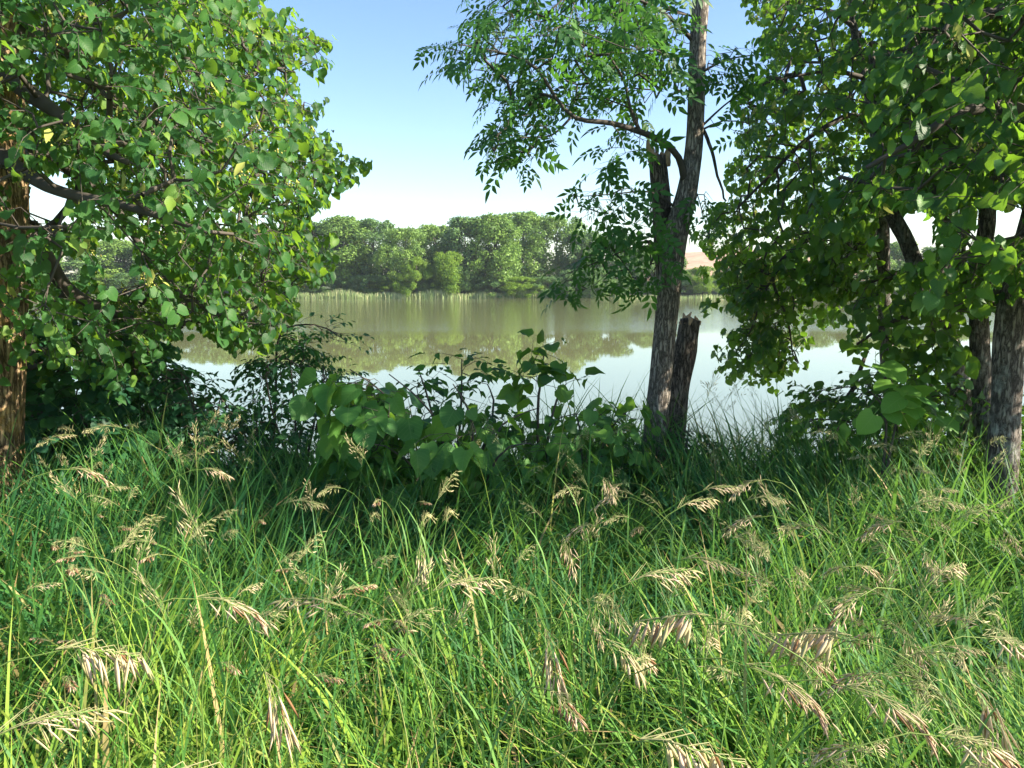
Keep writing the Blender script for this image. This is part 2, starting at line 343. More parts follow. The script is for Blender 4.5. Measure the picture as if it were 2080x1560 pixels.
# ------------------------------------------------------------------ far trees
def far_variant(seed, nleaf=17000, nblob=46, wid=.36, low=.10):
    r = np.random.default_rng(seed); C, Rd = [], []
    for k in range(nblob):
        z = low + (1 - low) * r.random() ** .8
        zz = (z - low) / (1 - low)
        env = wid * (math.sin(math.pi * min(1, zz * .78 + .18)) ** .55) * (1 + .25 * math.sin(seed + 3 * zz))
        a = r.random() * 6.283; q = env * r.random() ** .4
        br = (.05 + .085 * r.random()) * (1 - .35 * zz)
        C.append((q * math.cos(a), q * math.sin(a), min(z, .985 - br))); Rd.append(br)
    C = np.array(C); Rd = np.array(Rd)
    pr = Rd ** 2 / np.sum(Rd ** 2); b = r.choice(nblob, nleaf, p=pr)
    d = norm(r.normal(size=(nleaf, 3)) + (0, 0, .25))
    pos = C[b] + d * (Rd[b] * (.55 + .65 * r.random(nleaf) + .35 * (r.random(nleaf) < .06)))[:, None]
    nrm = norm(d * .8 + r.normal(size=(nleaf, 3)) * .7 + (0, 0, .3)); tip = norm(np.cross(nrm, r.normal(size=(nleaf, 3))))
    sz = .010 + .011 * r.random(nleaf)
    X = np.cross(tip, nrm)
    V = np.stack([pos - tip * sz[:, None], pos + X * .55 * sz[:, None], pos + tip * sz[:, None], pos - X * .55 * sz[:, None]], 1).reshape(-1, 3)
    mb = MB(); bt = r.random(nblob) * .5; ti = np.repeat(np.clip(bt[b] + .5 * r.random(nleaf), 0, 1), 4)
    mb.add(V, [np.arange(nleaf * 4).reshape(-1, 4)], ti)
    tr = MB(); tube(tr, resample([(0, 0, -.06), (.01, 0, .3), (-.01, .01, .6), (0, 0, .85)], .05), np.linspace(.018, .004, len(resample([(0, 0, -.06), (.01, 0, .3), (-.01, .01, .6), (0, 0, .85)], .05))), 6)
    for k in r.choice(nblob, 14, replace=False):
        z0 = C[k][2] * .55
        tube(tr, [(0, 0, z0), tuple(C[k] * (.55, .55, .8)), tuple(C[k])], [.008, .005, .002], 4)
    return mb, tr
FV = []
for k, (wd, lo, nb) in enumerate([(.34, .12, 46), (.40, .10, 50), (.30, .10, 40), (.44, .08, 52), (.36, .05, 44), (.5, .04, 34)]):
    mb, tr = far_variant(40 + k, nblob=int(nb * 2.1), wid=wd, low=lo)
    crowns = {}
    for mm in ('far', 'far_dark', 'far_yellow'):
        crowns[mm] = None
    FV.append([mb, tr, crowns, None])
def far_tree(px, top, wpx, D, kind, v, label, group, name='broadleaf_tree', base=602, cat='tree'):
    x = (px - 1040) / F * D
    g0 = float(gz(x, D)); ztop = P(px, top, D)[2]; H = ztop - g0
    mb, tr, cr, trm = FV[v]
    root = thing(name, (x, D, g0), label, cat, group)
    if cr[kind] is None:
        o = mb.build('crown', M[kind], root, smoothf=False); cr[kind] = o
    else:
        o = cr[kind].copy(); COL.objects.link(o); o.parent = root
    if FV[v][3] is None:
        q = tr.build('trunk', M['twig'], root); FV[v][3] = q
    else:
        q = FV[v][3].copy(); COL.objects.link(q); q.parent = root
    natural = {0: .8, 1: .92, 2: .7, 3: 1.0, 4: .85, 5: 1.1}[v]
    sx = 1.3 * (wpx / F * D) / natural
    root.scale = (sx, sx * .95, H); root.rotation_euler.z = (px * 1.7) % 6.28
    return root
FG = 'trees along the far shore'
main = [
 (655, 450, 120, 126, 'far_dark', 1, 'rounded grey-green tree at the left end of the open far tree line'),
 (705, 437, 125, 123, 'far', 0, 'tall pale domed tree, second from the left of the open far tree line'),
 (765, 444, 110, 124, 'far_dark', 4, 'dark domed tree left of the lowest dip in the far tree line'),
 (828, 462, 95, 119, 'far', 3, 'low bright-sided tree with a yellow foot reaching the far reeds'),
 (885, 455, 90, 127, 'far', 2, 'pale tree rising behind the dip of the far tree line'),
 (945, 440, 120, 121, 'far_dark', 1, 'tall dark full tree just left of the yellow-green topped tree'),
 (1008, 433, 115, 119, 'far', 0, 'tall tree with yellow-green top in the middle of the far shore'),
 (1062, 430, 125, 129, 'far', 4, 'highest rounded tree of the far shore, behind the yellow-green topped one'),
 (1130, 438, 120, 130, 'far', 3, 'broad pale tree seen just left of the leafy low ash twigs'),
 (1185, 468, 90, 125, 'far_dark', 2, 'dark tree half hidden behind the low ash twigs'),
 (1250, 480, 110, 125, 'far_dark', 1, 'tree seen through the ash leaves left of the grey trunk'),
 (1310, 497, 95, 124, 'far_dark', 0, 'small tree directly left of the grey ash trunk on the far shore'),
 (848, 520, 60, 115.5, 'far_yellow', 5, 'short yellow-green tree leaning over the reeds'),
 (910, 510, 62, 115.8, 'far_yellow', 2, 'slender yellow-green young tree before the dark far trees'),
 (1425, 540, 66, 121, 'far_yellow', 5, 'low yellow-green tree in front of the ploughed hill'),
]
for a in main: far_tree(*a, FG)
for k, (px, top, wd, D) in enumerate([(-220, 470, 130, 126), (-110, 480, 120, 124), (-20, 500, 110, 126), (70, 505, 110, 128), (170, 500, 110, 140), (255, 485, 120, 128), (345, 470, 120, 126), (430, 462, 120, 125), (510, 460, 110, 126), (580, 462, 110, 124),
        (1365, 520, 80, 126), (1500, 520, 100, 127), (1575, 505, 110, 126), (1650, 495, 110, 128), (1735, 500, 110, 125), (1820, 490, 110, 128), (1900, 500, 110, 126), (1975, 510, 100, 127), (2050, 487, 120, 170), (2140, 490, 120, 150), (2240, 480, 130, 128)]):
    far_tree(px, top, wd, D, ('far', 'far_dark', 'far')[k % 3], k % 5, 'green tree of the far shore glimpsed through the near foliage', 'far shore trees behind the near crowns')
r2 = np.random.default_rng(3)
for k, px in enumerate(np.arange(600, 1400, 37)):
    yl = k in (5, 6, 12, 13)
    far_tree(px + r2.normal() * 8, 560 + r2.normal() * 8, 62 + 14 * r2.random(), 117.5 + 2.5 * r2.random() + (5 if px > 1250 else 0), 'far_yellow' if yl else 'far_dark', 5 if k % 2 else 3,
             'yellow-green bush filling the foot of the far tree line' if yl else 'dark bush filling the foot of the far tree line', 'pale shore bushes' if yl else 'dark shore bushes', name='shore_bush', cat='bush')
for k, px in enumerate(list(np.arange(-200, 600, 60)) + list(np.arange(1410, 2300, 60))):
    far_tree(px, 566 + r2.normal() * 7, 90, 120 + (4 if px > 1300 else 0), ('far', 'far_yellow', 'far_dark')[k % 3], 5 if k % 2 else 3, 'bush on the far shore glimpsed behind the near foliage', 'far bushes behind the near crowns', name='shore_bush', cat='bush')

# reeds
def blades(x, y, z, h, wdt, bend, az, nseg=3, face=None, lean=0.0):
    N = len(x); t = np.linspace(0, 1, nseg + 1)
    d = np.stack([np.cos(az), np.sin(az), np.zeros(N)], -1)
    fa = az + np.pi / 2 if face is None else face
    s = np.stack([np.cos(fa), np.sin(fa), np.zeros(N)], -1)
    th = np.minimum(bend[:, None] * t[None] + np.reshape(lean, (-1, 1)), 2.5)                              # angle from vertical
    seg = np.zeros((N, nseg + 1, 2))
    for k in range(1, nseg + 1):
        a = (th[:, k] + th[:, k - 1]) / 2
        seg[:, k, 0] = seg[:, k - 1, 0] + np.sin(a) * h / nseg; seg[:, k, 1] = seg[:, k - 1, 1] + np.cos(a) * h / nseg
    c = np.stack([x, y, z], -1)[:, None] + d[:, None] * seg[..., 0:1] + np.array([0, 0, 1.0]) * seg[..., 1:2]
    wd = wdt[:, None] * np.array([.75] + [1.0 * (1 - (k / nseg) ** 2.2) for k in range(1, nseg)])[None]
    Lf = c[:, :-1] - s[:, None] * wd[..., None]; Rt = c[:, :-1] + s[:, None] * wd[..., None]
    V = np.concatenate([Lf, Rt, c[:, -1:]], 1)                 # nseg, nseg, 1
    n = 2 * nseg + 1; o = (np.arange(N) * n)[:, None]
    q = []
    for k in range(nseg - 1): q.append(np.stack([o[:, 0] + k, o[:, 0] + nseg + k, o[:, 0] + nseg + k + 1, o[:, 0] + k + 1], -1))
    tri = np.stack([o[:, 0] + nseg - 1, o[:, 0] + 2 * nseg - 1, o[:, 0] + 2 * nseg], -1)
    return V.reshape(-1, 3), [np.concatenate(q), tri], n
N = 15000
rx = rng.uniform(-75, 100, N); pxr = rx / 115 * F + 1040
dens = np.where((pxr > 590) & (pxr < 1115), 1, .35); keep = rng.random(N) < dens; rx = rx[keep]; pxr = pxr[keep]; N = len(rx)
ry = shore(rx) - .2 - 1.7 * rng.random(N)
hgt = np.where((pxr > 590) & (pxr < 1115), 1.2, .6) * (.6 + .6 * rng.random(N)) * (.8 + .3 * np.sin(rx * .7) * np.sin(rx * .23 + 1))
V, Fc, n = blades(rx, ry, np.full(N, WATER - .15), hgt + .15, .035 + .03 * rng.random(N), .1 + .5 * rng.random(N), rng.random(N) * 6.28, 3, face=rng.normal(size=N) * .5)
o = mesh('reeds', V, Fc, M['reed'], tint=np.repeat(rng.random(N), n)); tag(o, 'pale green reed belt standing along the far waterline', 'reeds', kind='stuff')

# ------------------------------------------------------------------ near trees: limbs by hand, twigs grown to every leaf spray
def inpoly(px, py, poly):
    poly = np.asarray(poly, float); n = len(poly); c = np.zeros(len(px), bool)
    for i in range(n):
        x1, y1 = poly[i]; x2, y2 = poly[i - 1]
        m = ((y1 > py) != (y2 > py)) & (px < (x2 - x1) * (py - y1) / (y2 - y1 + 1e-9) + x1); c ^= m
    return c
def edgedist(px, py, poly):
    poly = np.asarray(poly, float); d = np.full(len(px), 1e9)
    for i in range(len(poly)):
        a, b = poly[i - 1], poly[i]; ab = b - a
        t = np.clip(((px - a[0]) * ab[0] + (py - a[1]) * ab[1]) / (ab @ ab + 1e-9), 0, 1)
        d = np.minimum(d, np.hypot(px - a[0] - t * ab[0], py - a[1] - t * ab[1]))
    return d
def volume(poly, n, d0, d1, r, holes=(), round_px=140):
    """points spread through the crown's volume"""
    poly = np.asarray(poly, float); out = []
    lo, hi = poly.min(0), poly.max(0)
    while sum(map(len, out)) < n:
        m = n * 4; px = r.uniform(lo[0], hi[0], m); py = r.uniform(lo[1], hi[1], m)
        k = inpoly(px, py, poly)
        for h in holes: k &= ~inpoly(px, py, h)
        px, py = px[k], py[k]
        e = np.clip(edgedist(px, py, poly) / round_px, .12, 1) ** .6
        mid = (d0 + d1) / 2; u = r.random(len(px)) * 2 - 1
        d = mid + u * (d1 - d0) / 2 * e
        k = r.random(len(px)) < (d / d1) ** 1.3
        out.append(np.array([P(a, b, c) for a, b, c in zip(px[k], py[k], d[k])]))
    return np.concatenate(out)[:n]
def project(p):
    y = p[:, 1]; z = p[:, 2] - CAM_Z; f = y * _c - z * _s; u = y * _s + z * _c
    return 1040 + F * p[:, 0] / f, 780 - F * u / f
def keeper(polys, tol=14):
    def k(p, r):
        x, y = project(p); m = np.zeros(len(x), bool)
        for poly, holes in polys:
            sg = edgedist(x, y, poly) * np.where(inpoly(x, y, poly), 1, -1); nn = np.sin(x / 19 + 2 * np.sin(y / 31)) * np.sin(y / 16 + 1.7 * np.sin(x / 27)); q = sg > -(tol * r.random(len(x)) + 24 * nn * (tol > 0))
            for h in holes: q &= ~inpoly(x, y, h)
            m |= q
        return m
    return k
def px_path(pts, extra=None):
    return np.array([(*P(a, b, c), rr) for a, b, c, rr in pts])
def grow(limbs, anchors, r, step=.14, base_r=.0022, expo=.42, sag=.08):
    """limbs: list of (n,4) arrays.  Returns paths [(pts, radii)], tips dirs"""
    pos = np.zeros((60000, 3)); par = np.full(60000, -1); cnt = np.zeros(60000); fixed = np.zeros(60000); n = 0
    for lb in limbs:
        for p in resample(lb, .1): pos[n] = p[:3]; fixed[n] = p[3]; n += 1
    n0 = n
    d = np.array([np.min(np.sum((pos[:n0] - a) ** 2, 1)) for a in anchors]); order = np.argsort(d)
    segs = []; dirs = np.zeros((len(anchors), 3))
    for ai in order:
        a = anchors[ai]; dd = np.sqrt(np.sum((pos[:n] - a) ** 2, 1)); q = int(np.argmin(dd + (pos[:n, 2] > a[2] + .25) * .15))
        L_ = dd[q]; k = max(1, int(L_ / step)); s = pos[q].copy()
        if par[q] >= 0: d0 = norm(s - pos[par[q]])
        else: d0 = norm(a - s)
        c1 = s + (d0 * .5 + np.array([0, 0, .25])) * L_ * .4 + r.normal(size=3) * L_ * .07
        chain = [q]; prev = q
        for t in np.arange(1, k + 1) / k:
            p = (1 - t) ** 2 * s + 2 * t * (1 - t) * c1 + t * t * a
            pos[n] = p; par[n] = prev; prev = n; chain.append(n); n += 1
        if len(chain) > 1: dirs[ai] = norm(pos[chain[-1]] - pos[chain[-2]])
        segs.append(chain)
        m = prev
        while m >= 0 and m >= n0: cnt[m] += 1; m = par[m]
    res = []
    for ch in segs:
        rr = [base_r * max(cnt[m], 1) ** expo for m in ch[1:]]
        r0 = min(rr[0] * 1.1, max(fixed[ch[0]], rr[0] * .8) if fixed[ch[0]] > 0 else 1)
        res.append((pos[ch], np.array([r0] + rr)))
    return res, dirs
def sprays(mb_leaf, mb_twig, anchors, dirs, centre, r, tpl, size, n_leaf, length, hang=.6, face=.8, tilt=.45, tint=(0, 1), alt=None, two=None, keep=None):
    Pp, Tp, Nn, Sz, Ti = [], [], [], [], []
    out = anchors - centre; out[:, 2] *= .3; out = norm(out)
    for a, d0, o in zip(anchors, dirs, out):
        d = norm(d0 * .5 + o * .6 + r.normal(size=3) * .35); d[2] = d[2] * .5 - .1; p = a.copy(); path = [p.copy()]
        ln = length * r.uniform(.6, 1.3); m = max(2, int(n_leaf * r.uniform(.7, 1.3))); st = ln / m
        side = norm(np.cross(d, (0, 0, 1.0))); tb = r.uniform(*tint) * .6
        for k in range(m):
            d = norm(d + np.array([0, 0, -.07]) + r.normal(size=3) * .08); p = p + d * st; path.append(p.copy())
            s = side * (1 if k % 2 else -1)
            tp = norm(s * .7 + d * .5 + np.array([0, 0, -hang]) + r.normal(size=3) * tilt * .6)
            nr = norm(o * face * .6 + np.array([0, 0, .7]) + r.normal(size=3) * tilt + tp * 0)
            Pp.append(p + tp * size * .3); Tp.append(tp); Nn.append(nr); Sz.append(size * r.uniform(.45, 1.15)); Ti.append(np.clip(tb + r.random() * .4 * (tint[1]) + (.25 if k > m - 3 else 0) * r.random(), 0, 1))
        if keep is not None:
            ok = keep(np.array(path), r); bad = np.where(~ok)[0]
            if len(bad) and bad[0] > 1: path = path[:bad[0]]
            elif len(bad): continue
        tube(mb_twig, path[::2] if len(path) > 4 else path, np.linspace(.0022, .001, len(path[::2] if len(path) > 4 else path)), 3, cap=False)
    Pp, Tp, Nn, Sz, Ti = map(np.array, (Pp, Tp, Nn, Sz, Ti))
    if keep is not None:
        m = keep(Pp, r); Pp, Tp, Nn, Sz, Ti = Pp[m], Tp[m], Nn[m], Sz[m], Ti[m]
    if two is not None:
        k = r.random(len(Pp)) < .5
        put_leaves(mb_leaf, two, Pp[k], Tp[k], Nn[k], Sz[k], Ti[k]); k = ~k
        put_leaves(mb_leaf, tpl, Pp[k], Tp[k], Nn[k], Sz[k], Ti[k])
    else: put_leaves(mb_leaf, tpl, Pp, Tp, Nn, Sz, Ti)
def blossoms(anchors, r, n, parent, off, polys):
    anchors = anchors[np.any([keeper([(p_, h_)], 0)(anchors, r) & ((lambda xy: edgedist(xy[0], xy[1], p_))(project(anchors)) > 22) for p_, h_ in polys], axis=0)]
    mb = MB(); idx = r.choice(len(anchors), n)
    o6 = np.array([(1, 0, 0), (-1, 0, 0), (0, 1, 0), (0, -1, 0), (0, 0, 1), (0, 0, -1.0)]); f8 = np.array([(0, 2, 4), (2, 1, 4), (1, 3, 4), (3, 0, 4), (2, 0, 5), (1, 2, 5), (3, 1, 5), (0, 3, 5)])
    for i_ in idx:
        c = anchors[i_] + r.normal(size=3) * (.05, .05, .03); c[2] -= .05
        m = r.integers(7, 13); pts = c + r.normal(size=(m, 3)) * (.017, .017, .010)
        for p_ in pts: mb.add(p_ + o6 * r.uniform(.0035, .0065), [f8], r.random())
        # pale strap-shaped bract
        put_leaves(mb, LANCE, [c + (0, 0, .06)], [norm(r.normal(size=3) * .4 + (0, 0, -1.0))], [r.normal(size=3)], [.085], [.1])
    return mb.build('blossom', M['blossom'], parent, off=off)
def thick(mb, path4, sides=20, seed=1.0, amp=.07, step=.05):
    pr = resample(path4, step); tube(mb, pr[:, :3], pr[:, 3], sides, disp=bark_disp(seed, amp, 1.0 * .35 / max(pr[0, 3], .04)))
def near_tree(name, label, base, trunk, limbs, crowns, centre, leafm, barkm, seed, tpl=LINDEN, two=LINDEN_B, size=.075, n_leaf=8, length=.34, nblos=0, parts=(), group=None, sides=22, grown_from_trunk=True, hang=.6, tint=(0, 1)):
    r = np.random.default_rng(seed); root = thing(name, base, label, 'tree', group)
    tb = MB(); thick(tb, trunk, sides, seed * 1.3); tb.build('trunk', barkm, root, off=base)
    lm = MB()
    for l_ in limbs: 
        pr = resample(l_, .06); tube(lm, pr[:, :3], pr[:, 3], 9, disp=bark_disp(seed + 5.0, .06, 3.0))
    anchors = np.concatenate([volume(poly, n, a, b, r, holes) for poly, n, a, b, holes in crowns])
    skel = list(limbs) + ([trunk[len(trunk) // 2:]] if grown_from_trunk else [])
    res, dirs = grow(skel, anchors, r)
    for pth, rad in res: tube(lm, pth, rad, 5 if rad[0] > .006 else 3, cap=False)
    lf = MB(); sprays(lf, lm, anchors, dirs, np.asarray(centre, float), r, tpl, size, n_leaf, length, two=two, hang=hang, tint=tint, keep=keeper([(c[0], c[4]) for c in crowns]))
    lm.build('branches', M['twig'], root, off=base); lf.build('crown', leafm, root, off=base, smoothf=False)
    if nblos: o = blossoms(anchors, r, nblos, root, base, [(c[0], c[4]) for c in crowns]); o['kind'] = 'stuff'
    return root, r
def ground_pt(px, py, d, dz=-.15):
    p = P(px, py, d); p[2] = float(gz(p[0], p[1])) + dz; return p
def trunk_path(pts, base_flare=1.5):
    """pts bottom-up (px,py,d,r); adds the foot down to the ground"""
    a = px_path(pts); p0 = a[0]; foot = np.array([p0[0], p0[1], float(gz(p0[0], p0[1])) - .15, p0[3] * base_flare])
    mid = np.array([p0[0], p0[1], (foot[2] + p0[2]) / 2 + .05, p0[3] * (1 + (base_flare - 1) * .3)])
    return np.vstack([foot, mid, a])

# left linden
Lp = [(-500, -350), (300, -350), (480, -120), (505, -10), (560, 30), (640, 68), (662, 100), (625, 150), (560, 150), (590, 190), (650, 205), (640, 255), (690, 305), (740, 330), (690, 372), (640, 400), (630, 450), (665, 500), (655, 560), (600, 590), (580, 640), (540, 690), (480, 700), (400, 650), (330, 690), (310, 760), (230, 800), (150, 740), (60, 760), (-60, 760), (-500, 720)]
Lh = [[(55, 350), (135, 345), (150, 430), (60, 450)], [(185, 480), (275, 475), (280, 580), (200, 580)], [(100, 510), (170, 520), (160, 570), (100, 560)]]
tr = trunk_path([(-28, 900, 4.5, .20), (-22, 700, 4.5, .19), (-20, 450, 4.5, .18), (-30, 150, 4.5, .17), (-45, -200, 4.5, .15), (-60, -500, 4.6, .11)], 1.3)
Ll = [px_path(a) for a in (
  [(-10, 130, 4.5, .06), (60, 190, 4.3, .045), (130, 240, 4.1, .03), (200, 300, 3.9, .02), (260, 330, 3.8, .014)],
  [(-10, 330, 4.5, .07), (100, 310, 4.9, .055), (230, 290, 5.2, .045), (340, 285, 5.3, .035), (440, 320, 5.3, .026), (540, 350, 5.4, .016)],
  [(0, 60, 4.5, .07), (130, 90, 4.9, .055), (220, 200, 5.1, .04), (320, 250, 5.3, .025)],
  [(-20, -100, 4.5, .07), (180, -150, 4.9, .06), (310, 0, 5.0, .045), (360, 90, 5.1, .035), (430, 170, 5.2, .025), (520, 150, 5.4, .015)],
  [(0, 420, 4.5, .06), (90, 520, 4.8, .05), (140, 590, 4.9, .04), (240, 640, 5.0, .028), (340, 660, 5.2, .02), (470, 640, 5.4, .012)],
  [(100, 310, 4.9, .04), (230, 420, 5.0, .028), (300, 520, 4.9, .02), (380, 610, 4.8, .012)],
  [(-20, 300, 4.5, .05), (100, 380, 3.9, .03), (260, 420, 3.5, .018), (420, 470, 3.4, .010)])]
left, _ = near_tree('linden_tree', 'large linden cut by the left edge, furrowed orange-brown trunk and full leafy crown', tuple(tr[0][:3]), tr, Ll,
   [(Lp, 4900, 3.2, 7.2, Lh)], (-3.0, 4.6, 2.6), M['linden'], M['bark_left'], 11, nblos=900, n_leaf=9, size=.052)

# ash in the middle
tr = trunk_path([(1330, 900, 5.3, .082), (1342, 760, 5.3, .075), (1356, 620, 5.3, .076), (1374, 480, 5.3, .080), (1395, 390, 5.3, .066), (1409, 300, 5.3, .057), (1415, 200, 5.3, .055), (1418, 80, 5.3, .052), (1424, -20, 5.3, .052), (1430, -300, 5.3, .035), (1420, -500, 5.3, .015)], 1.45)
Al = [px_path(a) for a in (
  [(1392, 375, 5.3, .028), (1378, 320, 5.2, .023), (1340, 285, 5.1, .020), (1290, 265, 5.0, .018), (1240, 250, 4.9, .016), (1170, 240, 4.8, .013), (1130, 200, 4.8, .010), (1090, 140, 4.7, .010), (1030, 110, 4.7, .006), (930, 90, 4.6, .003)],
  [(1300, 268, 5.0, .013), (1280, 220, 5.0, .011), (1268, 165, 5.1, .009), (1235, 110, 5.1, .006)],
  [(1410, 85, 5.3, .016), (1370, 45, 5.2, .013), (1310, 5, 5.1, .010), (1200, -30, 5.0, .006), (1080, -20, 5.0, .004)],
  [(1160, 238, 4.8, .008), (1120, 275, 4.7, .006), (1060, 280, 4.6, .004), (1000, 300, 4.6, .002)],
  [(1370, 420, 5.3, .010), (1320, 390, 5.1, .006), (1240, 395, 5.0, .004), (1160, 400, 5.0, .002)],
  [(1365, 520, 5.3, .009), (1300, 500, 5.1, .006), (1220, 530, 5.0, .004), (1140, 560, 5.0, .002)],
  [(1422, 260, 5.3, .009), (1470, 215, 5.3, .006), (1530, 170, 5.3, .003)],
  [(1418, 150, 5.3, .010), (1480, 120, 5.4, .006), (1550, 110, 5.4, .003)],
  [(1424, 265, 5.3, .008), (1470, 245, 5.3, .005), (1520, 250, 5.3, .003)])]
A = [([(880, 92), (930, 80), (985, 10), (960, -90), (1400, -90), (1400, 190), (1300, 215), (1180, 215), (1080, 225), (1000, 230), (1010, 170), (950, 150), (905, 125)], 350, 4.2, 6.2, []),
     ([(980, 300), (1010, 230), (1120, 215), (1140, 280), (1090, 330), (1010, 335)], 45, 4.2, 5.2, []),
     ([(1200, 330), (1300, 230), (1320, 290), (1250, 355)], 16, 4.6, 5.2, []),
     ([(1160, 395), (1240, 360), (1345, 400), (1345, 590), (1250, 575), (1130, 600), (1120, 540), (1210, 490)], 75, 4.4, 5.5, []),
     ([(1425, 100), (1545, 90), (1570, 170), (1430, 180)], 26, 4.9, 5.6, []),
     ([(1440, 250), (1530, 180), (1550, 250), (1500, 280)], 10, 5, 5.6, []),
     ([(1395, 370), (1450, 370), (1450, 460), (1405, 470)], 12, 5, 5.5, [])]
base = tuple(tr[0][:3])
ash, r_ = near_tree('ash_tree', 'slender grey ash leaning slightly, sparse pointed leaves, in the middle right', base, tr, Al, A, (1.2, 5.3, 3.0), M['ash'], M['bark_ash'], 23, tpl=COMP, two=None, size=.155, n_leaf=3, length=.16, sides=30, hang=.2)
# the tree's own broken limb beside the fork, and a dead hanging branch
mb = MB(); pr = px_path([(1352, 600, 5.38, .05), (1346, 500, 5.38, .06), (1343, 400, 5.38, .062), (1334, 318, 5.38, .058)])
thick(mb, pr, 24, 3.3, .08, .03); mb.build('broken_limb', M['bark_stump'], ash, off=base)
def splinters(parent, c, rad, hmin, hmax, n, r, off, nm='splinters', m='wood'):
    mb = MB()
    for k in range(n):
        a = k / n * 6.283 + r.random() * .3; q = rad * r.uniform(.55, .98); h = r.uniform(hmin, hmax) * (1.4 if math.cos(a - 2) > .6 else .7)
        b = np.array([c[0] + q * math.cos(a), c[1] + q * math.sin(a), c[2] - .02])
        tube(mb, [b, b + (r.normal() * .004, r.normal() * .004, h * .6), b + (r.normal() * .012, r.normal() * .01, h)], [rad * .34, rad * .24, rad * .05], 5)
    return mb.build(nm, M[m], parent, off=off)
rs = np.random.default_rng(5)
mb = MB()
for a, b, c in (((1326, 335), (1321, 305), (1315, 283)), ((1352, 335), (1356, 312), (1360, 296)), ((1338, 335), (1337, 322), (1334, 312))):
    q = resample(np.array([[*P(*a, 5.38), .030], [*P(*b, 5.37), .024], [*P(*c, 5.36), .006]]), .02); q[:, :3] += rs.normal(size=(len(q), 3)) * .003
    tube(mb, q[:, :3], q[:, 3], 9, disp=bark_disp(2.0, .25, 12))
mb.build('torn_wood', M['wood'], ash, off=base)
splinters(ash, P(1334, 322, 5.38), .052, .04, .12, 11, rs, base)
mb = MB(); pr = resample(px_path([(1426, 262, 5.3, .012), (1437, 280, 5.25, .012), (1450, 330, 5.2, .010), (1462, 370, 5.2, .008), (1475, 412, 5.2, .006)]), .04)
pr[:, :3] += rs.normal(size=(len(pr), 3)) * .005; tube(mb, pr[:, :3], pr[:, 3], 7)
mb.build('dead_branch', M['bark_stump'], ash, off=base)
# dead broken stump leaning against the ash
tr = trunk_path([(1362, 900, 5.55, .095), (1374, 800, 5.55, .085), (1391, 720, 5.55, .078), (1402, 650, 5.55, .07)], 1.3)
root = thing('dead_stump', tuple(tr[0][:3]), 'dark broken dead stump leaning against the right side of the ash trunk', 'stump')
mb = MB(); thick(mb, tr, 30, 8.1, .12, .03); mb.build('trunk', M['bark_stump'], root, off=tr[0][:3])
splinters(root, P(1402, 652, 5.55), .07, .03, .085, 12, rs, tr[0][:3])

# right-hand lindens
R1p = [(1530, -10), (1560, -200), (1960, -200), (1960, 380), (1880, 440), (1820, 420), (1770, 520), (1720, 560), (1700, 660), (1640, 600), (1560, 560), (1470, 560), (1430, 530), (1405, 480), (1440, 440), (1490, 400), (1475, 340), (1520, 300), (1495, 240), (1500, 190), (1580, 140), (1540, 90)]
R1h = [[(1780, 430), (1870, 415), (1915, 500), (1870, 530), (1785, 560)]]
R1b = [(1470, 540), (1560, 520), (1640, 540), (1640, 640), (1630, 740), (1580, 770), (1520, 750), (1450, 745), (1470, 690), (1510, 650), (1455, 620)]
tr = trunk_path([(1812, 850, 6.6, .062), (1800, 700, 6.6, .055), (1795, 560, 6.6, .052), (1792, 430, 6.6, .05), (1780, 270, 6.6, .045), (1755, 150, 6.6, .035), (1735, 60, 6.6, .028), (1720, -150, 6.6, .015)], 1.4)
Rl = [px_path(a) for a in (
  [(1780, 270, 6.6, .03), (1735, 235, 6.5, .024), (1690, 250, 6.4, .02), (1630, 290, 6.3, .016), (1560, 360, 6.2, .012), (1500, 420, 6.1, .008)],
  [(1760, 160, 6.6, .022), (1700, 145, 6.5, .016), (1640, 150, 6.4, .011), (1550, 170, 6.3, .006)],
  [(1792, 540, 6.6, .026), (1740, 505, 6.4, .022), (1680, 480, 6.3, .019), (1620, 500, 6.3, .016), (1570, 560, 6.3, .013), (1600, 650, 6.3, .009), (1610, 720, 6.3, .005)],
  [(1620, 500, 6.3, .013), (1560, 580, 6.3, .010), (1520, 680, 6.3, .006), (1480, 730, 6.3, .004)],
  [(1740, 60, 6.6, .02), (1680, 20, 6.5, .015), (1600, 20, 6.4, .008)],
  [(1775, 250, 6.6, .02), (1810, 150, 6.5, .015), (1850, 60, 6.4, .01)])]
near_tree('linden_tree', 'slim dark linden whose low yellow-lit branch hangs over the water', tuple(tr[0][:3]), tr, Rl,
   [(R1p, 1450, 5.2, 8.6, R1h), (R1b, 190, 5.9, 6.9, [])], (2.9, 6.6, 2.8), M['linden_dark'], M['bark_right'], 31, nblos=420, size=.060)
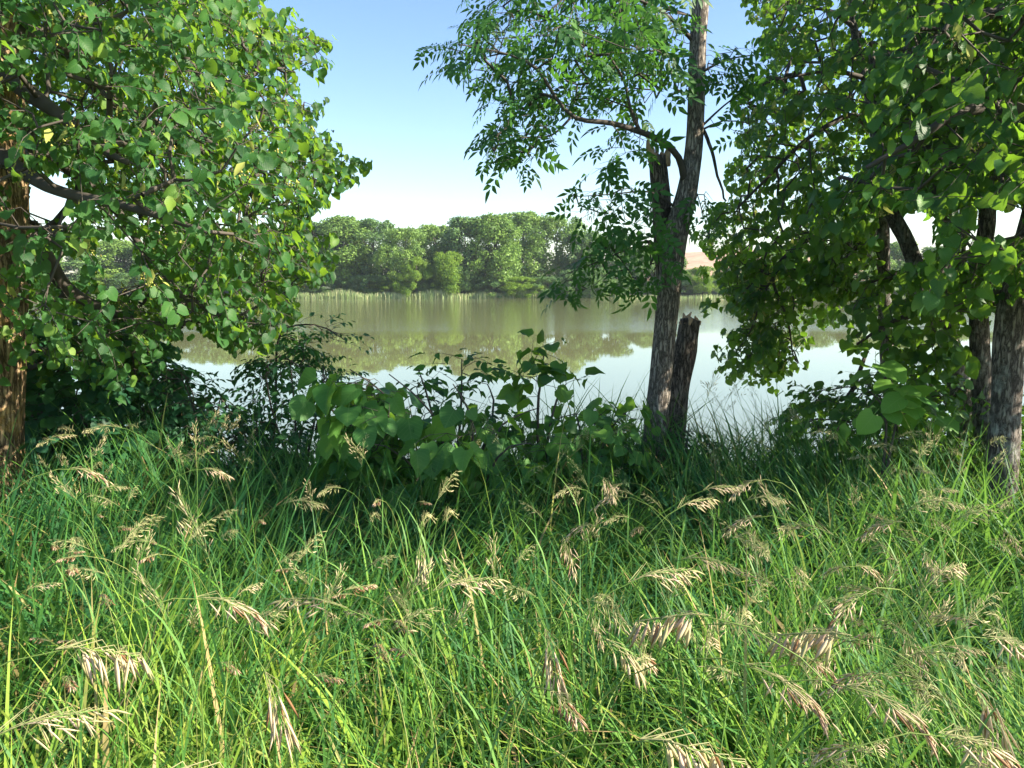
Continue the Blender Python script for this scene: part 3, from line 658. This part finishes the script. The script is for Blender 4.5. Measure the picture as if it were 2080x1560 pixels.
# near right linden
R2p = [(1850, -60), (1860, -300), (2700, -300), (2700, 560), (2200, 640), (2075, 590), (2030, 620), (1990, 640), (1900, 630), (1830, 560), (1820, 500), (1740, 470), (1640, 440), (1700, 360), (1760, 330), (1790, 260), (1770, 160), (1800, 60)]
R2h = [[(1778, 425), (1880, 410), (1915, 500), (1870, 530), (1782, 545)], [(1835, 425), (1905, 415), (1900, 490), (1840, 490)], [(1985, 415), (2085, 400), (2085, 480), (1995, 490)]]
tr = trunk_path([(2036, 930, 4.3, .085), (2044, 800, 4.3, .078), (2050, 680, 4.3, .076), (2066, 580, 4.3, .078), (2096, 480, 4.3, .075), (2140, 300, 4.3, .08), (2170, 0, 4.3, .065), (2180, -300, 4.3, .045)], 1.25)
Rl = [px_path(a) for a in (
  [(2150, 260, 4.3, .05), (2050, 220, 4.0, .035), (1950, 230, 3.8, .025), (1850, 290, 3.7, .016), (1760, 340, 3.7, .009)],
  [(2085, 490, 4.3, .04), (2020, 500, 4.0, .028), (1960, 520, 3.8, .018), (1900, 560, 3.7, .012)],
  [(2170, 30, 4.3, .05), (2050, 20, 4.0, .035), (1930, 60, 3.8, .02), (1860, 130, 3.7, .01)],
  [(2160, 200, 4.3, .05), (2300, 120, 4.2, .03), (2450, 150, 4.1, .02)])]
near_tree('linden_tree', 'big-leaved linden on the right edge with a lichen-spotted grey trunk', tuple(tr[0][:3]), tr, Rl,
   [(R2p, 2700, 3.0, 5.9, R2h)], (4.2, 4.3, 2.8), M['linden_dark'], M['bark_right'], 37, nblos=300, size=.063, n_leaf=8)
# two-stemmed leaning linden between them
tr = trunk_path([(1962, 880, 5.6, .085), (1945, 770, 5.6, .075), (1925, 690, 5.6, .07), (1895, 640, 5.6, .062), (1872, 570, 5.6, .055), (1842, 490, 5.6, .052), (1812, 430, 5.6, .048), (1780, 300, 5.7, .035), (1770, 100, 5.7, .02)], 1.4)
Rl = [px_path(a) for a in (
  [(1890, 625, 5.6, .03), (1850, 640, 5.5, .024), (1800, 660, 5.5, .016), (1740, 700, 5.5, .008)],
  [(1925, 690, 5.6, .03), (1950, 640, 5.7, .022), (1955, 560, 5.7, .018), (1960, 450, 5.7, .012)])]
near_tree('linden_tree', 'dark leaning linden crossing behind the big right trunk, bent to the left', tuple(tr[0][:3]), tr, Rl,
   [([(1700, 640), (1740, 600), (1800, 560), (1900, 560), (1950, 620), (1960, 720), (1880, 760), (1830, 720), (1760, 720)], 80, 4.7, 6.1, []),
    ([(1640, 560), (1720, 430), (1880, 300), (1960, 350), (1850, 560), (1720, 620)], 200, 5.2, 6.8, [R1h[0], [(1835, 425), (1905, 415), (1900, 490), (1840, 490)]])], (3.4, 5.6, 2), M['linden_dark'], M['bark_right'], 41, size=.075)
tr = trunk_path([(1998, 860, 5.2, .065), (1990, 700, 5.2, .06), (1988, 600, 5.2, .056), (1998, 500, 5.2, .052), (2005, 430, 5.2, .05), (1995, 300, 5.2, .04), (1980, 100, 5.2, .03), (1975, -200, 5.3, .015)], 1.3)
Rl = [px_path([(1998, 640, 5.2, .045), (1955, 560, 5.3, .042), (1925, 480, 5.3, .045), (1905, 390, 5.3, .04), (1880, 250, 5.3, .03), (1860, 50, 5.4, .015)])]
near_tree('linden_tree', 'forked grey linden stems just left of the big right-edge trunk', tuple(tr[0][:3]), tr, Rl,
   [([(1850, 380), (1850, -200), (2250, -200), (2250, 400), (2080, 400), (1990, 400), (1940, 420)], 420, 4.6, 6.8, [])], (3.2, 5.3, 3.2), M['linden_dark'], M['bark_right'], 43, size=.078)

# ------------------------------------------------------------------ shrubs and saplings
def shrub(name, label, base_px, stems, poly, n, d0, d1, leafm, seed, size=.05, tpl=OVATE, two=None, n_leaf=7, length=.22, group=None, hang=.3, tint=(0, 1), holes=(), stem_r=.012):
    r = np.random.default_rng(seed); base = ground_pt(*base_px, dz=-.05)
    root = thing(name, tuple(base), label, 'shrub', group)
    st_ = [np.vstack([[*base + r.normal(size=3) * (.05, .05, 0), stem_r]] + [[*P(a, b, c), stem_r * (1 - .7 * (k + 1) / len(s))] for k, (a, b, c) in enumerate(s)]) for s in stems]
    lm, lf = MB(), MB()
    for s in st_:
        q = resample(s, .07); tube(lm, q[:, :3], q[:, 3], 6)
    an = volume(poly, n, d0, d1, r, holes, 80); res, dirs = grow(st_, an, r, base_r=.0016)
    for pth, rad in res: tube(lm, pth, rad, 3, cap=False)
    c = base.copy(); c[2] += .4
    sprays(lf, lm, an, dirs, c, r, tpl, size, n_leaf, length, hang=hang, two=two, tint=tint)
    lm.build('stems', M['twig'], root, off=base); lf.build('foliage', leafm, root, off=base, smoothf=False)
    return root
shrub('shrub', 'dark dense bush right beside the left trunk', (160, 950, 5.4), [[(150, 850, 5.4), (170, 740, 5.4)], [(240, 850, 5.4), (280, 760, 5.4)], [(90, 860, 5.3), (80, 760, 5.3)]],
      [(45, 760), (70, 670), (180, 650), (290, 680), (350, 770), (400, 850), (380, 980), (40, 990)], 620, 4.7, 6.6, M['shrub'], 51, size=.072, tpl=LINDEN, n_leaf=9)
shrub('shrub', 'loose blue-green bush between the left trunk and the dark rounded bush', (420, 960, 5.2), [[(400, 860, 5.2), (370, 770, 5.2)], [(440, 860, 5.2), (450, 800, 5.2)], [(330, 880, 5.1), (300, 820, 5.1)]],
      [(270, 800), (340, 730), (390, 770), (440, 800), (500, 840), (560, 900), (560, 1000), (260, 1000)], 330, 4.6, 5.9, M['shrub'], 52, size=.062, length=.2, n_leaf=9)
shrub('shrub', 'dark rounded bush standing against the bright water left of centre', (610, 960, 5.4), [[(600, 860, 5.4), (590, 740, 5.4)], [(640, 850, 5.4), (660, 760, 5.4)], [(560, 860, 5.4), (540, 760, 5.4)]],
      [(500, 780), (530, 700), (590, 680), (660, 720), (700, 800), (700, 900), (690, 990), (520, 1000), (480, 880)], 330, 5.0, 6.3, M['shrub'], 53, size=.065, tpl=OVATE, n_leaf=9)
shrub('shrub', 'thin arching spray reaching right over the water below the left crown', (560, 960, 5.8), [[(560, 800, 5.8), (570, 680, 5.8), (640, 660, 5.7), (700, 690, 5.6)]],
      [(560, 640), (620, 640), (690, 665), (710, 700), (640, 700), (570, 690)], 30, 5.4, 6.0, M['shrub'], 54, size=.055, n_leaf=5)
shrub('linden_sapling', 'low linden sapling with very large round leaves in front of the water', (930, 1000, 4.4),
      [[(860, 900, 4.4), (780, 800, 4.3), (710, 750, 4.3)], [(900, 900, 4.4), (860, 820, 4.3), (790, 760, 4.3)], [(960, 900, 4.3), (950, 830, 4.2), (920, 780, 4.2)], [(820, 930, 4.2), (740, 900, 4.1)], [(1010, 930, 4.1), (1080, 900, 4.0)], [(1000, 900, 4.4), (1040, 850, 4.4), (1090, 830, 4.4)]],
      [(690, 755), (740, 745), (800, 790), (880, 835), (960, 840), (1010, 875), (1080, 880), (1090, 930), (1040, 955), (770, 955), (700, 920), (720, 860)], 135, 3.9, 4.8, M['sapling'], 61, size=.135, tpl=LINDEN, two=LINDEN_B, n_leaf=3, length=.22, hang=.7, stem_r=.010)
shrub('shrub', 'upright spray of pointed dark leaves rising behind the large-leaved sapling', (930, 960, 4.9), [[(935, 850, 4.9), (938, 730, 4.9)], [(1000, 850, 4.9), (990, 780, 4.9)], [(880, 850, 4.9), (850, 750, 4.9)]],
      [(900, 740), (935, 705), (985, 735), (1000, 790), (1010, 860), (840, 860), (830, 750)], 48, 4.6, 5.2, M['ash'], 62, size=.095, tpl=OVATE, n_leaf=5, length=.2)
shrub('linden_sapling', 'tall single-stemmed sapling with dark heart-shaped leaves against the water', (1090, 960, 4.6), [[(1092, 850, 4.6), (1098, 780, 4.6), (1105, 715, 4.6)], [(1120, 850, 4.6), (1150, 780, 4.6)]],
      [(1050, 770), (1085, 710), (1130, 720), (1160, 770), (1150, 830), (1120, 880), (1020, 870), (1020, 810)], 26, 4.4, 4.8, M['linden_dark'], 63, size=.095, tpl=LINDEN, two=LINDEN_B, n_leaf=3, length=.14)
shrub('shrub', 'low leafy bush between the sapling and the foot of the ash', (1190, 970, 4.7), [[(1180, 880, 4.7), (1170, 840, 4.7)], [(1230, 880, 4.7), (1260, 850, 4.7)]],
      [(1100, 860), (1160, 835), (1280, 835), (1290, 880), (1280, 980), (1110, 990)], 75, 4.3, 5.2, M['sapling'], 64, size=.09, tpl=LINDEN, n_leaf=4, length=.18)
shrub('shrub', 'small creeper bush hugging the foot of the ash and stump', (1400, 960, 5.0), [[(1395, 900, 5.0), (1400, 860, 5.0)]],
      [(1370, 880), (1420, 870), (1450, 920), (1470, 980), (1300, 980), (1300, 930)], 55, 4.7, 5.5, M['shrub'], 65, size=.05)
shrub('shrub', 'wide dark undergrowth bush under the right-hand lindens', (1830, 960, 5.4), [[(1820, 860, 5.4), (1760, 780, 5.4)], [(1860, 860, 5.4), (1880, 760, 5.4)], [(1780, 880, 5.2), (1660, 850, 5.2)], [(1900, 860, 5.4), (1950, 780, 5.4)]],
      [(1590, 830), (1660, 790), (1740, 780), (1800, 740), (1900, 740), (2000, 760), (2010, 980), (1640, 990), (1640, 920)], 430, 4.6, 6.4, M['linden_dark'], 71, size=.062, tpl=LINDEN, n_leaf=6)
shrub('linden_sapling', 'few huge pale sunlit leaves glowing among the dark right undergrowth', (1800, 960, 4.4), [[(1800, 860, 4.4), (1760, 790, 4.4)], [(1820, 860, 4.4), (1850, 800, 4.4)]],
      [(1730, 770), (1800, 740), (1880, 780), (1880, 860), (1740, 850)], 12, 4.2, 4.6, M['sapling'], 72, size=.15, tpl=LINDEN, n_leaf=2, length=.15, tint=(.6, 1))
shrub('shrub', 'bright yellow-green bush in the corner right of the big right trunk', (2110, 950, 4.6), [[(2090, 860, 4.6), (2080, 820, 4.6)], [(2150, 860, 4.6), (2150, 820, 4.6)]],
      [(2062, 860), (2100, 800), (2220, 800), (2220, 1000), (2060, 1000)], 90, 4.3, 5.6, M['sapling'], 73, size=.07, tpl=LINDEN, n_leaf=5, tint=(.4, 1))
# leaning bare pole on the right
mb = MB(); pr = resample(px_path([(1762, 712, 5.9, .014), (1735, 780, 5.8, .018), (1712, 840, 5.7, .02)]), .05); fp = pr[-1, :3].copy(); fp[2] = float(gz(fp[0], fp[1])); pr = np.vstack([pr, [*fp + (-.25, 0, -.05), .022]])
pr = resample(pr, .06); pr[:, :3] += rs.normal(size=(len(pr), 3)) * .004
tube(mb, pr[:, :3], pr[:, 3], 8); o = mb.build('fallen_branch', M['bark_stump']); tag(o, 'bare dark dead branch propped slantwise in the right undergrowth', 'branch')

# ------------------------------------------------------------------ grass
def grass_layer(N, hmin, hmax, wmin, wmax, seed, ymin=.35, ymax=8.5, tlo=0, thi=.8, dry=.05, bendk=.95):
    r = np.random.default_rng(seed)
    # even cover of ground, a little denser near by
    y = ymin + (ymax - ymin) * r.random(N) ** 1.25; hw = .72 * y + .9; x = (r.random(N) * 2 - 1) * hw
    keep = r.random(N) < hw / (hw.max()) * 1.6 + .1
    gap = np.sin(x * 7.3 + 2.1 * np.sin(y * 3.1)) * np.sin(y * 8.7 + 1.7 * np.sin(x * 4.3)); keep &= r.random(N) < .62 + .5 * gap
    x, y = x[keep], y[keep]; N = len(x)
    z = gz(x, y) - .02
    pn = .5 + .25 * np.sin(x * 1.7 + 2 * np.sin(y * .8)) + .25 * np.sin(y * 2.6 - x * 1.1 + 1)
    clump = np.sin(x * 3.1 + 1.3 * np.sin(y * 2.2)) * np.sin(y * 3.7 + 1.1 * np.sin(x * 1.9 + 2))
    h = (hmin + (hmax - hmin) * r.random(N)) * (1 + .22 * clump) * (1 + .22 * smooth(3.0, 4.2, y))
    az = 2.0 * np.sin(x * .9 + y * .7) + 2.2 * np.sin(y * 1.3 - x * .5) + r.normal(size=N) * 1.3
    bend = .35 + np.abs(r.normal(size=N)) * bendk
    wdt = (wmin + (wmax - wmin) * r.random(N) ** 1.6) * np.clip(.75 + y * .1, .8, 1.3)
    tint = np.clip(tlo + (thi - tlo) * (r.random(N) * .75 + .25 * (clump + 1) / 2) + .50 * pn * smooth(2.8, 1.3, y) - .16 * smooth(1.8, 3.2, y), 0, .82)  # sunlit yellow of near blades and shaded green further off painted into tint
    d = r.random(N) < dry; tint[d] = .84 + .16 * r.random(d.sum())
    V, Fc, n = blades(x, y, z, h, wdt, bend, az, 5, face=az + np.pi / 2 + r.normal(size=N) * .7, lean=np.abs(r.normal(size=N)) * .38 * bendk)
    return V, Fc, np.repeat(tint, n)
V1, F1, T1 = grass_layer(62000, .32, .76, .0028, .0072, 101)
V3, F3, T3 = grass_layer(42000, .28, .72, .0055, .0115, 103, thi=.8, bendk=1.5)
V2, F2, T2 = grass_layer(46000, .22, .52, .002, .0045, 102, dry=.5, tlo=.1, bendk=1.6)
mb = MB(); mb.add(V1, F1, T1); mb.add(V2, F2, T2); mb.add(V3, F3, T3)
o = mb.build('grass', M['grass']); tag(o, 'tall tangled green meadow grass covering the near bank', 'grass', kind='stuff')

# ------------------------------------------------------------------ brome stalks: stem > seed head
def spikelet(mb, p, d, ln, wd, t):
    d = norm(d); x = norm(np.cross(d, (.3, .9, .2))); y = np.cross(d, x); rings = [(0, .15), (.3, .9), (.6, .85), (1, .0)]
    V = []
    for s_, k in rings[:-1]:
        for a in (0, 1.57, 3.14, 4.71): V.append(p + d * ln * s_ + (x * math.cos(a) + y * .6 * math.sin(a)) * wd * k)
    V.append(p + d * ln * 1.1); q = []; tt = []
    for i_ in range(2):
        for j_ in range(4): q.append((i_ * 4 + j_, i_ * 4 + (j_ + 1) % 4, i_ * 4 + 4 + (j_ + 1) % 4, i_ * 4 + 4 + j_))
    for j_ in range(4): tt.append((8 + j_, 8 + (j_ + 1) % 4, 12))
    mb.add(V, [np.array(q), np.array(tt)], t)
def stalk_variant(seed, nod, n, tone, spread=1.0, spl=.026, headlen=.17):
    r = np.random.default_rng(seed); st_, hd = MB(), MB()
    th = np.linspace(0, 1, 15) ** 3.2 * nod + .06; pts = [np.zeros(3)]
    for a in th[:-1]: pts.append(pts[-1] + np.array([math.sin(a), 0, math.cos(a)]) / 14)
    pts = np.array(pts); pts[:, 1] += .01 * np.sin(np.linspace(0, 6, 15))
    tube(st_, pts, np.linspace(.0017, .0007, 15), 4, t=min(1, tone * .6 + .2))
    V, Fc, m = blades(np.zeros(2) + pts[4, 0], np.zeros(2), np.array([.28, .5]), np.array([.3, .24]), np.array([.004, .0035]), np.array([1.5, 1.2]), np.array([1.0, 3.9]), 5)
    st_.add(V, Fc, .25)
    fine = resample(np.c_[pts, np.zeros(15)], .01)[:, :3]; top = len(fine) - 1; k0 = int(top * (1 - headlen))
    for k in range(n):
        u = k / (n - 1); i_ = int(k0 + (top - k0) * u); p = fine[i_]; d = norm(fine[min(i_ + 1, top)] - fine[i_ - 1])
        a = r.random() * 6.28; side = norm(np.array([math.cos(a), math.sin(a), .2]))
        L_ = (.055 * (1 - u) + .012) * spread * (.6 if spl > .031 else 1) * r.uniform(.4, 1.1)
        q = p + (d * .8 + side * .45) * L_; q2 = q + np.array([.2 * d[0], 0, -.35]) * L_
        kk = 1.7 if spl > .031 else 1; tube(hd, [p, q, q2], [.0004 * kk, .0003 * kk, .0002 * kk], 3, t=.3, cap=False)
        dr = norm(d * .75 + side * .45 + np.array([0, 0, (-1.5 if spl > .03 else -.75) if nod > .9 else .0]) + r.normal(size=3) * .25)
        spikelet(hd, q2, dr, spl * r.uniform(.75, 1.2), (.0026 if spl > .031 else .0017) * r.uniform(.8, 1.3), float(np.clip(tone + r.normal() * .16, 0, 1)))
    return st_, hd, fine[(k0 + top) // 2]
VAR = []
for k, a in enumerate([(1, 2.5, 30, .66, .6, .030, .10), (2, 1.9, 26, .58, .9, .025, .11), (3, 2.7, 30, .78, .7, .025, .11), (4, 1.4, 26, .25, 1.1, .021, .13), (5, 2.0, 28, .36, 1.0, .022, .12), (6, .8, 26, .42, 1.0, .021, .13), (7, 1.8, 30, .97, .5, .013, .07), (8, .9, 20, .25, 1.2, .015, .18), (9, 3.0, 22, .70, 1.0, .040, .07), (10, 2.2, 26, .72, 1.0, .036, .09), (11, 2.8, 16, .60, .8, .032, .06)]):
    st_, hd, hc = stalk_variant(*a); VAR.append([st_, hd, hc, None, None])
def stalk(px, py, d, v, az, label, group=None, smin=.35, smax=1.25):
    T = P(px, py, d); hc = VAR[v][2]
    g0 = float(gz(T[0], T[1])); s = (T[2] - g0) / hc[2]
    while s < smin and d > .5: d *= .94; T = P(px, py, d); g0 = float(gz(T[0], T[1])); s = (T[2] - g0) / hc[2]
    while s > smax and d < 6: d *= 1.05; T = P(px, py, d); g0 = float(gz(T[0], T[1])); s = (T[2] - g0) / hc[2]
    b = (T[0] - s * hc[0] * math.cos(az), T[1] - s * hc[0] * math.sin(az)); 
    root = thing('grass_stalk', (b[0], b[1], g0 - .01), label, 'grass stalk', group); root.rotation_euler.z = az; root.scale = (s, s, s)
    if VAR[v][3] is None:
        VAR[v][3] = VAR[v][0].build('stem', M['stem'], root); VAR[v][4] = VAR[v][1].build('seed_head', M['seed'], root, smoothf=False)
    else:
        for o_ in VAR[v][3:5]:
            c = o_.copy(); COL.objects.link(c); c.parent = root
    return root
GS = 'brome seed heads standing in the grass'
hero = [
 (565, 1400, .62, 8, -.9, 'large pink-tan seed head hanging close up at the bottom left of centre'),
 (1400, 1490, .66, 9, -.2, 'large golden tan seed head drooping at the bottom, right of centre'),
 (195, 1300, .85, 9, .1, 'pale straw seed head bowed to the right above the left grass'),
 (80, 1440, .95, 1, .3, 'brownish seed head low at the left edge of the picture'),
 (430, 1552, .7, 9, .0, 'golden seed head cut by the bottom edge'),
 (1125, 1310, .9, 8, -1.3, 'narrow tan seed head hanging straight down near the middle'),
 (1375, 1240, 1.0, 9, 2.9, 'arched reddish seed head curving to the left, right of centre'),
 (1270, 1320, 1.05, 10, -.4, 'purple-grey seed head under the arched reddish one'),
 (1660, 1275, 1.0, 9, 2.7, 'pinkish drooping seed head right of the arched reddish one'),
 (860, 1130, 1.4, 10, -1.5, 'small cream tuft-like seed head standing alone near the middle'),
 (935, 1168, 1.5, 1, .2, 'small cream seed head bent to the right beside the cream tuft'),
 (645, 1210, 1.4, 1, 3.0, 'pinkish comb-like seed head arched leftward in the left grass'),
 (1330, 1150, 1.5, 1, .2, 'mauve seed head fanned right above the arched reddish one'),
 (1235, 1220, 1.4, 4, -1.2, 'greenish straw seed head left of the arched reddish one'),
 (1600, 1370, 1.0, 2, -.5, 'long grey-mauve seed head sweeping down in the lower right grass'),
 (1810, 1410, .95, 2, -.4, 'long mauve seed head drooping in the lower right corner area'),
 (2010, 1420, .85, 8, -1.0, 'bright tan seed head near the right edge, low down'),
 (1990, 1490, .85, 2, .0, 'tangled grey seed head under the bright tan one at the right edge'),
 (2050, 1290, 1.1, 2, .1, 'mauve seed head leaning out at the right edge'),
 (470, 1210, 1.4, 2, .2, 'mauve-brown seed head in the left grass'),
 (390, 1060, 1.5, 5, 2.5, 'upright pale yellow seed stalk with a bright tip, left of centre'),
 (440, 950, 3.0, 0, .3, 'cream seed head catching light in front of the dark bushes'),
 (1155, 1410, .95, 6, -1.3, 'rust brown compact seed head near the bottom middle'),
 (1405, 1010, 2.2, 1, .4, 'golden seed head arching right in front of the ash foot'),
 (1240, 980, 2.6, 0, -1.4, 'small cream seed head below the ash trunk'),
 (120, 880, 3.8, 1, .5, 'tall pale seed head in front of the left trunk foot'),
 (180, 950, 2.6, 2, .4, 'mauve seed head below the dark bush at left'),
]
for h in hero: stalk(*h)
r3 = np.random.default_rng(77)
def rnd(n, x0, x1, y0, y1, vs, label, group, dfun, azs=None):
    for k in range(n):
        px, py = r3.uniform(x0, x1), r3.uniform(y0, y1)
        d_ = dfun(py) * r3.uniform(.85, 1.2); v = int(r3.choice(vs))
        az = r3.uniform(-3.1, 3.1) if azs is None else r3.normal() * .7 + azs
        look = {1: 'drooping tan', 2: 'hooked mauve', 3: 'open greenish', 4: 'arched greenish', 5: 'upright greenish', 6: 'small rust brown', 7: 'airy fine'}[v]
        stalk(px, py, d_, v, az, look + ' ' + label, group)
dd = lambda py: .78 / math.tan(math.atan((py - 565) / F)) * .95 if py > 700 else 4
rnd(84, 1150, 2080, 980, 1330, [1, 3, 4, 3, 2, 5], 'seed head among many in the right half of the grass', 'seed heads in the right half of the grass', dd)
rnd(16, 1450, 2080, 1330, 1560, [2, 1, 4, 3], 'seed head among several in the lower right grass', 'seed heads in the lower right grass', dd)
rnd(56, 0, 1100, 960, 1250, [3, 4, 3, 5, 6], 'seed head among many in the left half of the grass', 'seed heads in the left half of the grass', dd)
rnd(16, 0, 1100, 1100, 1400, [6, 6, 1], 'seed head among the dull ones of the left grass', 'rust seed heads in the left grass', dd)
rnd(26, 60, 560, 850, 960, [4, 5, 3, 5], 'seed stalk standing before the dark bushes on the left', 'seed stalks before the left bushes', lambda y: 3.6)
rnd(16, 700, 1280, 860, 960, [3, 5, 7], 'seed stalk standing before the large-leaved sapling', 'seed stalks before the sapling', lambda y: 3.7)
rnd(30, 1400, 1620, 770, 950, [7, 7, 7, 5], 'seed stalk against the bright water right of the stump', 'airy stalks against the water', lambda y: 4.3)
rnd(24, 1640, 2040, 860, 980, [3, 5, 4], 'seed stalk standing before the right undergrowth', 'seed stalks before the right undergrowth', lambda y: 3.6)

# ------------------------------------------------------------------ thin summer haze over the lake
V = [(x, y, z) for x in (-420, 420) for y in (-12, 520) for z in (-4.5, 26)]
hm, t, out = newmat('haze_air'); pv = nd(t, 'ShaderNodeVolumePrincipled'); pv.inputs['Color'].default_value = (.80, .88, 1, 1); pv.inputs['Density'].default_value = .0003
pv.inputs['Anisotropy'].default_value = .2; t.links.new(pv.outputs[0], out.inputs['Volume'])
o = mesh('haze', V, [[(0, 1, 3, 2), (4, 6, 7, 5), (0, 4, 5, 1), (2, 3, 7, 6), (0, 2, 6, 4), (1, 5, 7, 3)]], hm); tag(o, 'thin pale summer haze over the lake', kind='stuff')
